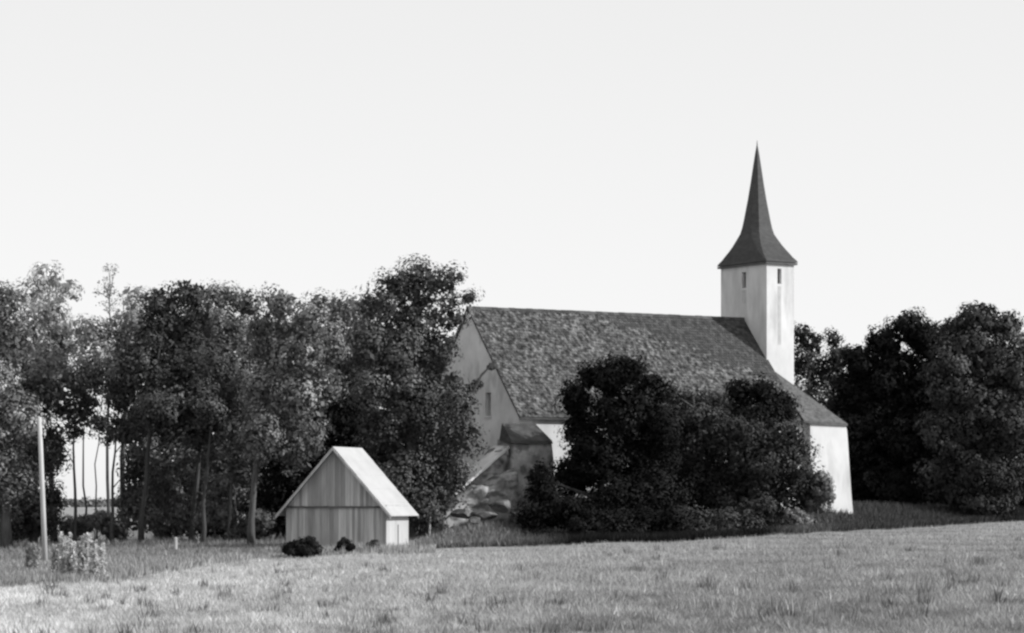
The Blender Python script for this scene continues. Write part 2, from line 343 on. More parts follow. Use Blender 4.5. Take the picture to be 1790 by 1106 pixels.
tree('broadleaf_tree', 'low grey understorey tree filling the shade right of the bright gap', 'tree', [(250,790,34,34),(285,830,40,34),(240,860,30,40),(300,880,40,34),(262,910,34,24),(330,800,36,36),(330,905,34,24),(225,915,20,20)], 166, 285, 24, 'leaf_mid', group=LW, trunk_r=.1, dens=.7)
tree('broadleaf_tree', 'low grey understorey tree left of the hut under the tall crowns', 'tree', [(370,800,34,34),(400,860,36,34),(440,820,34,34),(380,900,36,24),(450,880,30,34),(350,850,30,34),(430,920,34,18)], 166, 410, 25, 'leaf_mid', group=LW, trunk_r=.1, dens=.7)
tree('shrub', 'leafy shrub with pale sprays at the foot of the wood, left of the hut', 'shrub', [(385,850,20,16),(368,885,18,20),(392,905,22,20),(355,910,18,18)], 158, 378, 19, 'leaf_mid', trunk_r=.05, leaf=.12, clump=(.2,.4), group='shrubs at the foot of the wood')
tree('shrub', 'low dark shrub under the tall tree close to the hut', 'shrub', [(430,930,26,20),(455,915,26,26),(410,940,20,14)], 156, 440, 20, 'leaf', trunk_r=.05, leaf=.12, clump=(.2,.4), group='shrubs at the foot of the wood')
tree('shrub', 'grey shrub on the ground below the bright gap', 'shrub', [(150,915,24,16),(178,908,22,14),(200,925,26,16),(125,925,20,20)], 163, 165, 21, 'leaf_mid', trunk_r=.05, leaf=.12, clump=(.2,.4), group='shrubs at the foot of the wood')
# deep mass of the wood behind them
r_ = random.Random(4); ml = []
for px in range(225, 860, 34):
    topy = np.interp(px, [225, 280, 420, 560, 650, 830], [640, 590, 590, 610, 600, 640])
    for py in range(int(topy), 930, 46): ml.append((px+r_.uniform(-14, 14), py+r_.uniform(-14, 14), 36, 32, r_.uniform(-5, 5)))
for px in range(-110, 96, 34):
    for py in range(600, 950, 46): ml.append((px+r_.uniform(-10, 10), py+r_.uniform(-14, 14), 34, 32, r_.uniform(-5, 5)))
me = np_mesh('wood', *crown(lobes_px([l for l in ml if not (l[0] > 84 and l[0] < 236 and l[1] > 690)], 187, 3), 77, .26, .55, (.4, .85), 1.0, 18))
tag(link('deep_wood', me, M['leaf']), 'deep mass of shaded foliage filling the wood behind the front trees', 'wood', kind='stuff')
ml = [(px+r_.uniform(-14, 14), py+r_.uniform(-12, 12), 40, 34, r_.uniform(-4, 4)) for px in range(1500, 1960, 44) for py in range(690, 925, 46)]
me = np_mesh('wood', *crown(lobes_px(ml, 214, 3), 78, .28, .6, (.4, .9), 1.0, 16))
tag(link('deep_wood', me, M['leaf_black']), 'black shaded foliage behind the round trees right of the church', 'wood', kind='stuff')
# far hedge seen through the gap
hl = [((x, 620+r_.uniform(-20, 20), -1.9+.5), (7, 5, r_.uniform(.8, 1.7))) for x in range(-190, -60, 8)]
tag(link('distant_hedge', np_mesh('hedge', *crown(hl, 5, .5, .5, (.9, 1.6), .5, 14)), M['leaf_mid']), 'distant hedge line low in the bright gap of the wood', 'hedge', kind='stuff')

# --- bushes and trees round the church
CB = 'dark round trees in front of the church'
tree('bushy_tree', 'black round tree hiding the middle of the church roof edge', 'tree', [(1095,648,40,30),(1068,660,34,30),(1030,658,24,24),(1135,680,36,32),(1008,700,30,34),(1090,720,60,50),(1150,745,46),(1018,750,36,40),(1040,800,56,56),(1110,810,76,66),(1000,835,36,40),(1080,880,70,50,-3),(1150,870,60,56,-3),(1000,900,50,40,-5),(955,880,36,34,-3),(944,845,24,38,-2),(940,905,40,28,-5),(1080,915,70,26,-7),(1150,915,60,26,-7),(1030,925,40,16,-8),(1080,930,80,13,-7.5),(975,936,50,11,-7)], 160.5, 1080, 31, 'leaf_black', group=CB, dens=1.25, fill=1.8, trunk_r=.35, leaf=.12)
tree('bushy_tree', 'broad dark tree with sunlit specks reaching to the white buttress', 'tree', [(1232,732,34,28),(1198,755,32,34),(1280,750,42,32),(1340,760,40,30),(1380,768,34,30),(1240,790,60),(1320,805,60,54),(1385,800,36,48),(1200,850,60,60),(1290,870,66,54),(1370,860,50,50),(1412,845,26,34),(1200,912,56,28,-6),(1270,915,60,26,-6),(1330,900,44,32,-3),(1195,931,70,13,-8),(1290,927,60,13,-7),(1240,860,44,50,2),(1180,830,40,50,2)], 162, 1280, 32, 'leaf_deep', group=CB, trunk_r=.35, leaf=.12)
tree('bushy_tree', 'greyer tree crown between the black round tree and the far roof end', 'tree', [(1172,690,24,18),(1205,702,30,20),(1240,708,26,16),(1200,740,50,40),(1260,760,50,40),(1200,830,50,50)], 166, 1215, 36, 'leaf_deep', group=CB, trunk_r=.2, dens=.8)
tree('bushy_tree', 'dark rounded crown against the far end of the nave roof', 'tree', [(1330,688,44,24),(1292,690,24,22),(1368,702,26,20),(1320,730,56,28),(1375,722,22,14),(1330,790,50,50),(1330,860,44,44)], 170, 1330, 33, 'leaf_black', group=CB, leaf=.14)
tree('shrub', 'small leafy shrub standing in front of the white buttress', 'shrub', [(1432,845,22,20),(1446,862,14,14),(1420,872,26,20),(1435,885,20,12)], 163, 1430, 34, 'leaf_mid', trunk_r=.05, leaf=.11, clump=(.18,.36), group=CB)
tree('shrub', 'low pale-leaved shrub on the bank below the white buttress', 'shrub', [(1385,905,22,14),(1410,912,20,12),(1360,915,16,12)], 161, 1390, 35, 'leaf_mid', trunk_r=.04, leaf=.11, clump=(.18,.32), group=CB)
RT = 'trees right of the church'
tree('broadleaf_tree', 'tree top seen directly right of the church tower', 'tree', [(1402,588,20,26),(1424,600,16,26),(1398,635,28,34),(1428,650,24,34),(1410,700,40),(1420,770,44,50)], 207, 1412, 41, 'leaf_deep', group=RT, dens=.85)
tree('broadleaf_tree', 'narrow tree top between the tower tree and the big round trees', 'tree', [(1457,592,14,20),(1460,625,18,24),(1475,615,12,12),(1462,670,28,40),(1465,740,40,50)], 209, 1462, 42, 'leaf_deep', group=RT, dens=.85)
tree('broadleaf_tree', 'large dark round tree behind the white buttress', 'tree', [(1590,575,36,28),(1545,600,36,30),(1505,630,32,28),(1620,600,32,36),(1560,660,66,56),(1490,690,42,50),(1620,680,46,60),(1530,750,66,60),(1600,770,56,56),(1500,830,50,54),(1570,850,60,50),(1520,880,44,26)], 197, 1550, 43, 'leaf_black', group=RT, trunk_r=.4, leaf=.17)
tree('broadleaf_tree', 'tallest round tree at the right with sunlit leaf clusters', 'tree', [(1712,556,38,28),(1752,572,36,28),(1672,585,32,30),(1700,620,56,50),(1762,640,46,54),(1660,660,44,54),(1715,710,62,56),(1775,730,40,60),(1655,755,44,50),(1720,800,60,46),(1780,830,36,44),(1650,840,44,44),(1720,875,60,28)], 191, 1715, 44, 'leaf_round', group=RT, trunk_r=.42, leaf=.16)
tree('broadleaf_tree', 'leafy tree cut by the right edge of the photo', 'tree', [(1815,610,40,40),(1850,660,60,60),(1810,740,36,60),(1860,780,60,60),(1815,850,40,50),(1870,880,50,30)], 194, 1840, 45, 'leaf_deep', group=RT, trunk_r=.35, leaf=.16)
tree('shrub', 'greyer bushy shrub at the foot of the tallest round tree', 'shrub', [(1690,800,22,18),(1715,830,34,28),(1755,850,34,32),(1680,865,34,26),(1725,885,44,18)], 188, 1712, 46, 'leaf_deep', group=RT, trunk_r=.08, leaf=.14)
# hut bushes
tree('shrub', 'dark rounded bush in front of the left corner of the hut', 'shrub', [(522,956,20,13),(540,953,16,14),(506,961,12,8),(556,962,12,8),(530,964,26,8)], 138.5, 530, 51, 'leaf_black', trunk_r=.04, leaf=.09, clump=(.14,.26), group='bushes in front of the hut')
tree('shrub', 'small dark bush below the middle of the hut wall', 'shrub', [(602,950,11,8),(613,956,8,5),(594,958,8,5)], 139.5, 605, 52, 'leaf_black', trunk_r=.03, leaf=.08, clump=(.1,.2), group='bushes in front of the hut')
tree('shrub', 'tiny tuft of dark leaves below the right part of the hut wall', 'shrub', [(655,950,9,6),(646,954,6,5)], 139.5, 652, 53, 'leaf', trunk_r=.02, leaf=.07, clump=(.08,.15), group='bushes in front of the hut')

# tall weeds by the pole: each plant a stem with leaves
def weed(px, Y, h, wpx, seed, label, m='leaf_pale'):
    r = np.random.default_rng(seed); x = (px-CX)/F*Y; z = gz(x, Y)
    t = empty('tall_weed', (x, Y, z), label, 'weed', 'tall weeds beside the pole')
    mb = MB(); rad = wpx*Y/F; out = []
    for k in range(12):
        dx, dy = r.uniform(-rad, rad)*.8, r.uniform(-rad, rad)*.8; hh = h*r.uniform(.65, 1.0)
        mb.tube([(x+dx*.5, Y+dy*.5, z-.05), (x+dx*.8, Y+dy*.8, z+hh*.5), (x+dx, Y+dy, z+hh)], [.02, .015, .006], 5)
        n = 260; f = r.uniform(.05, 1.03, n); p = np.stack([x+dx*(.5+.5*f), Y+dy*(.5+.5*f), z+hh*f], -1)
        p = p + r.normal(size=(n, 3))*np.array([.10, .10, .04])*(1.25-f)[:, None]
        nn = unit(n, r)+np.array([.2, -.3, .3]); nn /= np.linalg.norm(nn, axis=1, keepdims=True)
        out.append(leaves(p, nn, r.uniform(.04, .10, n), r))
    mb.build('stem', M['leaf_pale'], t); link('foliage', np_mesh('weed_leaves', np.concatenate(out), 4, np.ones(4*260*12)), M[m], t)
M['weed_leaf'] = mat('pale_weed_leaves', .45, .62, .6, island=.25, transl=.25)
weed(118, 103, 1.75, 17, 61, 'tallest pale weed clump right of the pole', 'weed_leaf')
weed(144, 103.5, 1.7, 15, 62, 'pale weed clump just right of the tallest one', 'weed_leaf')
weed(170, 102.5, 1.45, 15, 63, 'rightmost and lowest of the pale weed clumps by the pole', 'weed_leaf')
weed(100, 106, 1.3, 12, 64, 'thin grey weed clump between the pole and the tallest clump', 'leaf_pale')
weed(57, 118, 1.35, 15, 65, 'grey weed clump left of the pole foot', 'leaf_pale')

# ---------------------------------------------------------------- church
TH = R(32); u = np.array([math.cos(TH), math.sin(TH), 0]); nv = np.array([math.sin(TH), -math.cos(TH), 0]); up = np.array([0, 0, 1.])
O = np.array([(820-CX)/F*167, 167, 0])
Lc, Wc, ZR, ZE, ZG = 19.9, 5.77, 11.16, 4.62, -2.2
def C(a, b, z): return tuple(O + u*a + nv*b + up*z)
church = empty('church', C(0, 0, -1.3), 'whitewashed stone church with long tiled roof and pointed tower', 'church')
def box(mb, a0, a1, b0, b1, z0, z1): mb.hexa([C(a0,b0,z0),C(a1,b0,z0),C(a1,b1,z0),C(a0,b1,z0),C(a0,b0,z1),C(a1,b0,z1),C(a1,b1,z1),C(a0,b1,z1)])
WN = Wc-.30                                 # wall face inside the eaves
slope = (ZR-ZE)/Wc
zw = ZE + .30*slope - .18
# east gable with window opening (a real hole, cut out of a thick wall built from blocks)
def wall_gable(a0, a1, win=None):
    mb = MB()
    if not win:
        P = [(-WN, ZG), (WN, ZG), (WN, zw), (0, ZR-.22), (-WN, zw)]
        v = [C(a0, b, z) for b, z in P]+[C(a1, b, z) for b, z in P]; k = len(P)
        mb.add(v, [tuple(range(k))[::-1], tuple(range(k, 2*k))]+[(i, (i+1) % k, (i+1) % k+k, i+k) for i in range(k)])
        return mb
    b0, b1, z0, z1 = win
    roofz = lambda b: ZR-.22-abs(b)*(ZR-.22-zw)/WN
    def prism(P):
        v = [C(a0, b, z) for b, z in P]+[C(a1, b, z) for b, z in P]; k = len(P)
        mb.add(v, [tuple(range(k))[::-1], tuple(range(k, 2*k))]+[(i, (i+1) % k, (i+1) % k+k, i+k) for i in range(k)])
    prism([(-WN, ZG), (b0, ZG), (b0, roofz(b0)), (0, ZR-.22), (-WN, zw)] if b0 >= 0 else [(-WN, ZG), (b0, ZG), (b0, roofz(b0)), (-WN, zw)])
    prism([(b0, ZG), (b1, ZG), (b1, z0), (b0, z0)]); prism([(b0, z1), (b1, z1), (b1, roofz(b1)), (b0, roofz(b0))])
    prism([(b1, ZG), (WN, ZG), (WN, zw), (b1, roofz(b1))])
    return mb
# window at px 848-857, y 687-725 : solve b from the projection on the gable plane
def b_of(px, a=0.):
    k = (px-CX)/F; q = O+u*a; return (k*q[1]-q[0])/(nv[0]-k*nv[1])
bw0, bw1 = b_of(848.5), b_of(858)
zwin0, zwin1 = (HZ-727)/F*165, (HZ-686)/F*165
gab = wall_gable(0.0, .9, (bw0, bw1, zwin0, zwin1)).build('gable_wall', M['plaster_old_lifted'], church)
mb = MB(); box(mb, .45, .5, bw0-.02, bw1+.02, zwin0-.02, zwin1+.02); wf = mb.build('window', M['dark'], church)
mb = MB(); bm_ = (bw0+bw1)/2; box(mb, .40, .447, bm_-.03, bm_+.03, zwin0, zwin1)
for k in range(1, 4): zz = zwin0+(zwin1-zwin0)*k/4; box(mb, .405, .446, bw0, bm_-.032, zz-.02, zz+.02); box(mb, .405, .446, bm_+.032, bw1, zz-.02, zz+.02)
mb.build('glazing_bars', M['timber'], wf)
mb = MB(); box(mb, -.06, .1, bw0-.08, bw1+.08, zwin0-.10, zwin0-.003); mb.build('sill', M['plaster'], wf)
wall_gable(Lc-.9, Lc-.002).build('far_gable_wall', M['plaster_old_lifted'], church)
mb = MB(); box(mb, .902, Lc-.902, WN-.9, WN, ZG, zw); mb.build('side_wall', M['plaster'], church)
mb = MB(); box(mb, .902, Lc-.902, -WN, -WN+.9, ZG, zw); mb.build('side_wall', M['plaster'], church)
# cornice under the eaves
mb = MB(); box(mb, .0, Lc, WN+.003, WN+.14, zw-.28, zw-.05); mb.build('cornice', M['plaster'], church)
# roof: real tiles, course by course
def tile_field(P0, P1, P2, P3, name, m, seed, tw=.24, th=.30, jit=.02, parent=church, thick=.03, split=None):
    """P0,P1 eave ends (left,right), P3,P2 ridge ends"""
    r = random.Random(seed); P = [np.array(p) for p in (P0, P1, P2, P3)]
    n = np.cross(P[1]-P[0], P[3]-P[0]); n /= np.linalg.norm(n)
    if n[2] < 0: n = -n
    rows = max(2, int(np.linalg.norm(P[3]-P[0])/th)); mb = MB(); mb2 = MB()
    for i in range(rows):
        v0, v1 = i/rows, min(1, (i+1.12)/rows)
        A0 = P[0]+(P[3]-P[0])*v0; B0 = P[1]+(P[2]-P[1])*v0; A1 = P[0]+(P[3]-P[0])*v1; B1 = P[1]+(P[2]-P[1])*v1
        cols = max(1, int(np.linalg.norm(B0-A0)/tw)); off = .5*(i % 2)
        cuts = [0]+[min(1, max(0, (j+off)/cols)) for j in range(0, cols+1)]+[1]
        cuts = sorted(set(round(c, 5) for c in cuts))
        for c0, c1 in zip(cuts[:-1], cuts[1:]):
            g = (c1-c0)*.03; h = thick*1.6+r.uniform(-jit, jit); h2 = .012+r.uniform(0, .006); dn = r.uniform(-.02, .02)*th
            f = (B0-A0); fl = (B1-A1); dd = (P[3]-P[0])/np.linalg.norm(P[3]-P[0])*dn
            q = [A0+f*(c0+g)+dd, A0+f*(c1-g)+dd, A1+fl*(c1-g), A1+fl*(c0+g)]
            tp = [q[0]+n*h, q[1]+n*h, q[2]+n*h2, q[3]+n*h2]; bt = [q[0]+n*(h-thick), q[1]+n*(h-thick), q[2]-n*.01, q[3]-n*.01]
            (mb2 if split and split((c0+c1)/2, 1-v0, r) else mb).hexa(bt+tp)
    if mb2.v: mb2.build('darker_tiles', M['tiles_darker'], parent)  # split picks out an area of darker tiles
    o = mb.build(name, m, parent); return o
EO = .14   # verge overhang
roof_mb = MB()
P_e0, P_e1, P_r1, P_r0 = C(-EO, Wc, ZE), C(Lc+EO, Wc, ZE), C(Lc+EO, 0, ZR), C(-EO, 0, ZR)
Q_e0, Q_e1 = C(-EO, -Wc, ZE), C(Lc+EO, -Wc, ZE)
dz = .13
roof_mb.hexa([C(-EO,Wc,ZE-dz),C(Lc+EO,Wc,ZE-dz),C(Lc+EO,0,ZR-dz),C(-EO,0,ZR-dz),C(-EO,Wc,ZE-.02),C(Lc+EO,Wc,ZE-.02),C(Lc+EO,0,ZR-.02),C(-EO,0,ZR-.02)])
roof_mb.hexa([C(-EO,-.003,ZR-dz),C(Lc+EO,-.003,ZR-dz),C(Lc+EO,-Wc,ZE-dz),C(-EO,-Wc,ZE-dz),C(-EO,-.003,ZR-.02),C(Lc+EO,-.003,ZR-.02),C(Lc+EO,-Wc,ZE-.02),C(-EO,-Wc,ZE-.02)])
roof = roof_mb.build('roof', M['tiles_dark'], church)
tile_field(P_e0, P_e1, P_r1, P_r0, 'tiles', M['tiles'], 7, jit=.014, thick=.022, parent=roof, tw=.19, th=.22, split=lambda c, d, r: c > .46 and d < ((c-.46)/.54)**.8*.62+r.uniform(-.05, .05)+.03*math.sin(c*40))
tile_field(Q_e1, Q_e0, P_r0, P_r1, 'tiles', M['tiles'], 8, tw=.4, th=.4, parent=roof)
mb = MB(); r = random.Random(3); a = -EO
while a < Lc+EO-.05:
    a2 = min(a+.4, Lc+EO); h = .09+r.uniform(-.015, .02)
    v = [C(a, -.16, ZR-.13), C(a2, -.16, ZR-.13), C(a2, -.07, ZR+h*.7), C(a, -.07, ZR+h*.7), C(a, .07, ZR+h*.7), C(a2, .07, ZR+h*.7), C(a, .16, ZR-.13), C(a2, .16, ZR-.13)]
    mb.add(v, [(0,1,2,3),(3,2,5,4),(4,5,7,6),(0,3,4,6),(1,7,5,2),(0,6,7,1)]); a = a2+.01
mb.build('ridge_tiles', M['tiles_dark'], roof)
# tower on the far gable
TW, TD = 4.75, 2.1
ta0, ta1 = Lc+.003, Lc+TD
def a_of(px, b): k = (px-CX)/F; q = O+nv*b; return (k*q[1]-q[0])/(u[0]-k*u[1])
ztop = (HZ-460)/F*176.0
slits_e = (b_of(1297, Lc), b_of(1304, Lc)); aS = (a_of(1359, TW/2), a_of(1366, TW/2))
zsl = ((HZ-500)/F*176, (HZ-472)/F*176)
mb = MB(); hb = TW/2; T0 = .5
e0, e1 = slits_e; s0, s1 = aS
tb = MB()
# tower walls as four thick sides with the two slits left open
box(tb, ta0, ta0+T0, -hb, e0, ZG, ztop); box(tb, ta0, ta0+T0, e1, hb, ZG, ztop)
box(tb, ta0, ta0+T0, e0, e1, ZG, zsl[0]); box(tb, ta0, ta0+T0, e0, e1, zsl[1], ztop)
box(tb, ta0+T0, s0, hb-T0, hb, ZG, ztop); box(tb, s1, ta1, hb-T0, hb, ZG, ztop)
box(tb, s0, s1, hb-T0, hb, ZG, zsl[0]+.15); box(tb, s0, s1, hb-T0, hb, zsl[1]+.1, ztop)
box(tb, ta0+T0, ta1, -hb, -hb+T0, ZG, ztop); box(tb, ta1-T0, ta1-.003, -hb+T0, hb-T0, ZG, ztop)
tower = tb.build('tower', M['plaster'], church)
mb = MB(); box(mb, ta0+.22, ta0+.27, e0-.01, e1+.01, zsl[0]-.01, zsl[1]+.01)
mb.build('louvre', M['louvre'], tower)
mb = MB(); box(mb, s0-.01, s1+.01, hb-.27, hb-.22, zsl[0]+.14, zsl[1]+.11); mb.build('louvre', M['louvre'], tower)
# blocked lower halves of the slits: slightly recessed grey infill panels
M['infill'] = mat('grey_infill', .36, .5, 3)
mb = MB(); box(mb, ta0-.012, ta0-.003, e0+.02, e1-.02, zsl[0]-.95, zsl[0]-.12); mb.build('blocked_slit', M['infill'], tower)
mb = MB(); box(mb, s0+.04, s1-.04, hb+.003, hb+.010, zsl[0]-3.6, zsl[0]+.0); mb.build('damp_streak', M['infill'], tower)
# spire: rectangle with wide eaves sweeping up into an eight-sided needle
ca, cb = (ta0+ta1)/2, 0.0
prof = [(462,65.5),(459,64),(452,57),(446,52.5),(439,47),(430,40.5),(420,34.5),(409,28),(398,24.5),(385,21.8),(365,18.2),(349,15.3),(320,10.8),(290,6.6),(268,3.4),(252,.6)]
zc = 178.0; ov = .19
mb = MB(); rings = []
ha, hbb = TD/2+ov, hb+ov; w0 = (ha*math.cos(TH)+hbb*math.sin(TH))*F/zc
for k, (py, wpx) in enumerate(prof):
    z = (HZ-py)/F*zc; s = wpx/65.5
    t = min(1, max(0, (459-py)/60.0)); 
    # blend half sizes towards equal ones
    avg = (wpx/F*zc)*.94; A = ha*s*(1-t)+avg*t; B = hbb*s*(1-t)+avg*t; ch = .02+.42*t      # chamfer fraction
    cA, cB = A*ch, B*ch
    ring = [(A, B-cB), (A-cA, B), (-A+cA, B), (-A, B-cB), (-A, -B+cB), (-A+cA, -B), (A-cA, -B), (A, -B+cB)]
    rings.append([C(ca+x, cb+y, z) for x, y in ring])
for k in range(len(rings)):
    mb.v += rings[k]
for k in range(len(rings)-1):
    for j in range(8): j2 = (j+1) % 8; mb.f.append((k*8+j, k*8+j2, (k+1)*8+j2, (k+1)*8+j))
mb.f.append(tuple(range(8))); mb.f.append(tuple((len(rings)-1)*8+j for j in range(8)))
spire = mb.build('spire', M['shingle'], church)
mb = MB(); zE = (HZ-463)/F*zc
box(mb, ca-ha+.03, ca+ha-.03, -hbb+.03, hbb-.03, zE-.12, zE-.003); mb.build('eaves_board', M['trim'], spire)
mb = MB(); zt_ = (HZ-252)/F*zc; mb.tube([C(ca, 0, zt_-.3), C(ca, 0, zt_+.25)], [.05, .015], 6); mb.build('finial', M['trim'], spire)
# west block: massive battered corner with hipped tile roof leaning on the tower
bs = Wc-.05; ae = a_of(1480, bs); zb = (HZ-746)/F*181.0
a_l = a_of(1416, bs)
mb = MB()
rows = [(0, .68), (.35, .38), (.62, .22), (.85, .10), (.95, .02), (1.0, -.16)]   # battered profile of the outer end
ring = []
for f, o in rows:
    z = ZG+(zb-ZG)*f; bb = bs+.25*(1-f); aa = ae+.45*o/.68 + (0)
    ring.append([C(a_l, -bb, z), C(aa, -bb, z), C(aa, bb, z), C(a_l, bb, z)])
for q_ in ring: mb.v += q_
for k in range(len(ring)-1):
    for j in range(4): j2 = (j+1) % 4; mb.f.append((k*4+j, k*4+j2, (k+1)*4+j2, (k+1)*4+j))
mb.f.append((3,2,1,0)); b_ = (len(ring)-1)*4; mb.f.append((b_, b_+1, b_+2, b_+3))
wb = mb.build('corner_buttress', M['plaster'], church)
# wall piece between the nave end and the block
mb = MB(); box(mb, Lc+.002, a_l-.003, hb+.003, WN-.1, ZG, (HZ-738)/F*178); mb.build('side_wall', M['plaster'], church)
# hip roof over it
t1 = C(ta0+.0, hb+.004, (HZ-640)/F*176.6); t2 = C(ta1, hb+.004, (HZ-684)/F*177.6)
zh = zb+.03; c1 = C(Lc+EO+.02, bs+.16, zh+.18); c2 = C(a_l-.05, bs+.16, zh+.10); c3 = C(ae-.02, bs+.12, zh)
zn = (HZ-684)/F*177.6
mb = MB(); v = [t1, t2, c3, c2, c1]; lo = [tuple(np.array(p)-np.array([0, 0, .14])) for p in v]
mb.add(v+lo, [(0,1,2),(0,2,3),(0,3,4),(5,7,6),(5,8,7),(5,9,8)]+[(i, (i+1) % 5, (i+1) % 5+5, i+5) for i in range(5)])
t2n = C(ta1, -hb-.004, zn); c3n = C(ae-.02, -bs-.12, zh)
v = [C(ta1+.003, hb+.004, zn), C(ta1+.003, -hb-.004, zn), c3n, C(ae, bs+.12, zh-.003)]; lo = [tuple(np.array(p)-np.array([0, 0, .14])) for p in v]
mb.add(v+lo, [(0,1,2,3),(7,6,5,4)]+[(i, (i+1) % 4, (i+1) % 4+4, i+4) for i in range(4)])
v = [C(ta0, -hb-.004, zn+1.2), C(ta1, -hb-.004, zn-.003), C(ae-.03, -bs-.12, zh-.004), C(Lc+EO+.02, -bs-.16, zh+.18)]; lo = [tuple(np.array(p)-np.array([0, 0, .14])) for p in v]
mb.add(v+lo, [(0,1,2),(0,2,3),(6,5,4),(7,6,4)]+[(i, (i+1) % 4, (i+1) % 4+4, i+4) for i in range(4)])
M['tiles_hip'] = mat('weathered_hip_tiles', .04, .15, 3.2, detail=9, bump=.05, stretch=(1, 1, 1.8))
mb.build('hip_roof', M['tiles_hip'], church)
# east: stepped rubble buttress with tiled cap
def rough_block(pts8, name, m, seed, amp=.10, div=9, parent=None):
    import bmesh
    bm = bmesh.new(); vs = [bm.verts.new(p) for p in pts8]
    for f in [(3,2,1,0),(4,5,6,7),(0,1,5,4),(1,2,6,5),(2,3,7,6),(3,0,4,7)]: bm.faces.new([vs[i] for i in f])
    bmesh.ops.subdivide_edges(bm, edges=bm.edges[:], cuts=div, use_grid_fill=True)
    bm.normal_update(); off = mathutils.Vector((seed*3.1, seed*1.7, 0))
    for v in bm.verts:
        d = mathutils.noise.noise(v.co*1.1+off)*amp*1.6 + mathutils.noise.noise(v.co*3.0+off)*amp*.8
        v.co += v.normal*d
    me = bpy.data.meshes.new(name); bm.to_mesh(me); bm.free()
    for p in me.polygons: p.use_smooth = True
    return link(name, me, m, parent)
S = Wc-.3
M['butt'] = mat('patchy_old_plaster', .16, .46, 1.2, bump=.05, spots=(1.5, .5, .5, (1, 1, 1)))
butt = rough_block([C(-1.5,S-.3,ZG),C(1.9,S-.3,ZG),C(1.9,S+1.5,ZG),C(-1.5,S+1.5,ZG),C(-1.25,S-.3,3.35),C(1.55,S-.3,3.35),C(1.45,S+1.1,3.1),C(-1.2,S+1.1,3.1)], 'stepped_buttress', M['butt'], 2, .06, parent=church)
mb = MB(); mb.hexa([C(-1.35,S+.05,3.30),C(1.3,S+.05,3.30),C(1.5,S+1.25,3.10),C(-1.3,S+1.25,3.10),C(-1.15,S+.02,4.25),C(1.1,S+.02,4.25),C(1.46,S+1.2,3.28),C(-1.27,S+1.2,3.28)])
mb.build('buttress_cap', M['tiles_dark'], butt)
rough_block([C(-5.4,S-1.4,ZG),C(-1.4,S-1.4,ZG),C(-1.4,S+1.3,ZG),C(-5.4,S+1.4,ZG),C(-5.0,S-.4,.15),C(-1.4,S-.4,2.9),C(-1.4,S+.9,2.75),C(-4.9,S+.9,0.0)], 'raking_buttress', M['rubble'], 5, .16, 12, church)
M['rubble_pale'] = mat('pale_rubble', .14, .46, 1.1, bump=.12, spots=(1.4, .5, .35, (1, 1, 2)))
rb = [o for o in bpy.data.objects if o.name == 'raking_buttress'][0]
rough_block([C(-5.1,S-.5,.05),C(-1.3,S-.5,2.85),C(-1.3,S+1.05,2.8),C(-5.05,S+1.1,.0),C(-5.1,S-.5,.2),C(-1.3,S-.5,3.02),C(-1.3,S+1.05,2.97),C(-5.05,S+1.1,.15)], 'lit_ledge', M['plaster_old_lifted'], 9, .03, 9, rb)  # bright plaster slab paints the sunlit top of the raking wall
rough_block([C(-7.2,S+.9,ZG-.3),C(-1.0,S+.9,ZG-.3),C(-1.0,S+2.3,ZG-.3),C(-7.2,S+2.3,ZG-.3),C(-6.6,S+.9,-.75),C(-1.2,S+.9,1.75),C(-1.3,S+1.9,1.5),C(-6.5,S+1.9,-.95)], 'footing_wall', M['rubble_pale'], 3, .2, 14, church)
M['boulder'] = mat('mossy_boulder', .07, .22, 1.6, bump=.05, spots=(2.2, .48, .5, (1, 1, 1)))
BG = 'rough boulders heaped under the church gable'
blabels = ['grey boulder at the left end of the heap under the gable', 'tallest boulder of the heap, against the sloping stone wall', 'broad low boulder in the middle of the heap', 'small boulder at the right end of the heap', 'smallest flat boulder on the grass before the heap']
for i, (px, py, rx, ry, Y) in enumerate([(812,898,20,11,156.5),(872,884,17,12,157),(846,900,20,10,156.5),(905,896,15,10,157),(828,910,12,6,155.5)]):
    import bmesh
    c = at(px, py, Y); bm = bmesh.new(); bmesh.ops.create_icosphere(bm, subdivisions=4, radius=1.25); rr_ = random.Random(i+20); cutp = [(mathutils.Vector((rr_.gauss(0, 1), rr_.gauss(0, 1), rr_.gauss(0, 1))).normalized(), rr_.uniform(.62, .95)) for _ in range(14)]
    for v in bm.verts:
        for pn, po in cutp:
            dd = v.co.dot(pn)-po
            if dd > 0: v.co -= pn*dd
        d = 1+.06*mathutils.noise.noise(v.co*3)
        v.co = mathutils.Vector((v.co.x*rx*Y/F, v.co.y*rx*Y/F*.8, v.co.z*ry*Y/F))*d
    me = bpy.data.meshes.new('boulder'); bm.to_mesh(me); bm.free()
    o = link('boulder', me, M['boulder']); o.location = c; tag(o, blabels[i], 'boulder', BG)

# branch of the great tree crossing the gable
mb = MB(); Yb = 160.5
mb.tube([at(778,745,158), at(805,715,159), at(825,688,Yb), at(842,655,Yb), at(860,637,Yb), at(868,628,Yb)], [.13, .11, .09, .07, .05, .02], 6)
mb.tube([at(825,688,Yb), at(822,672,Yb), at(818,660,Yb)], [.05, .035, .015], 5)
gt = [o for o in bpy.data.objects if o.get('label', '').startswith('great dark tree')][0]
br = mb.build('branch', M['bark'], gt)
lb = lobes_px([(822,682,13,9),(835,672,7,6),(812,700,16,10),(858,641,5,4)], Yb, 5)
link('foliage', np_mesh('branch_leaves', *crown(lb, 91, .12, .6, (.15, .3), .2)), M['leaf'], br)

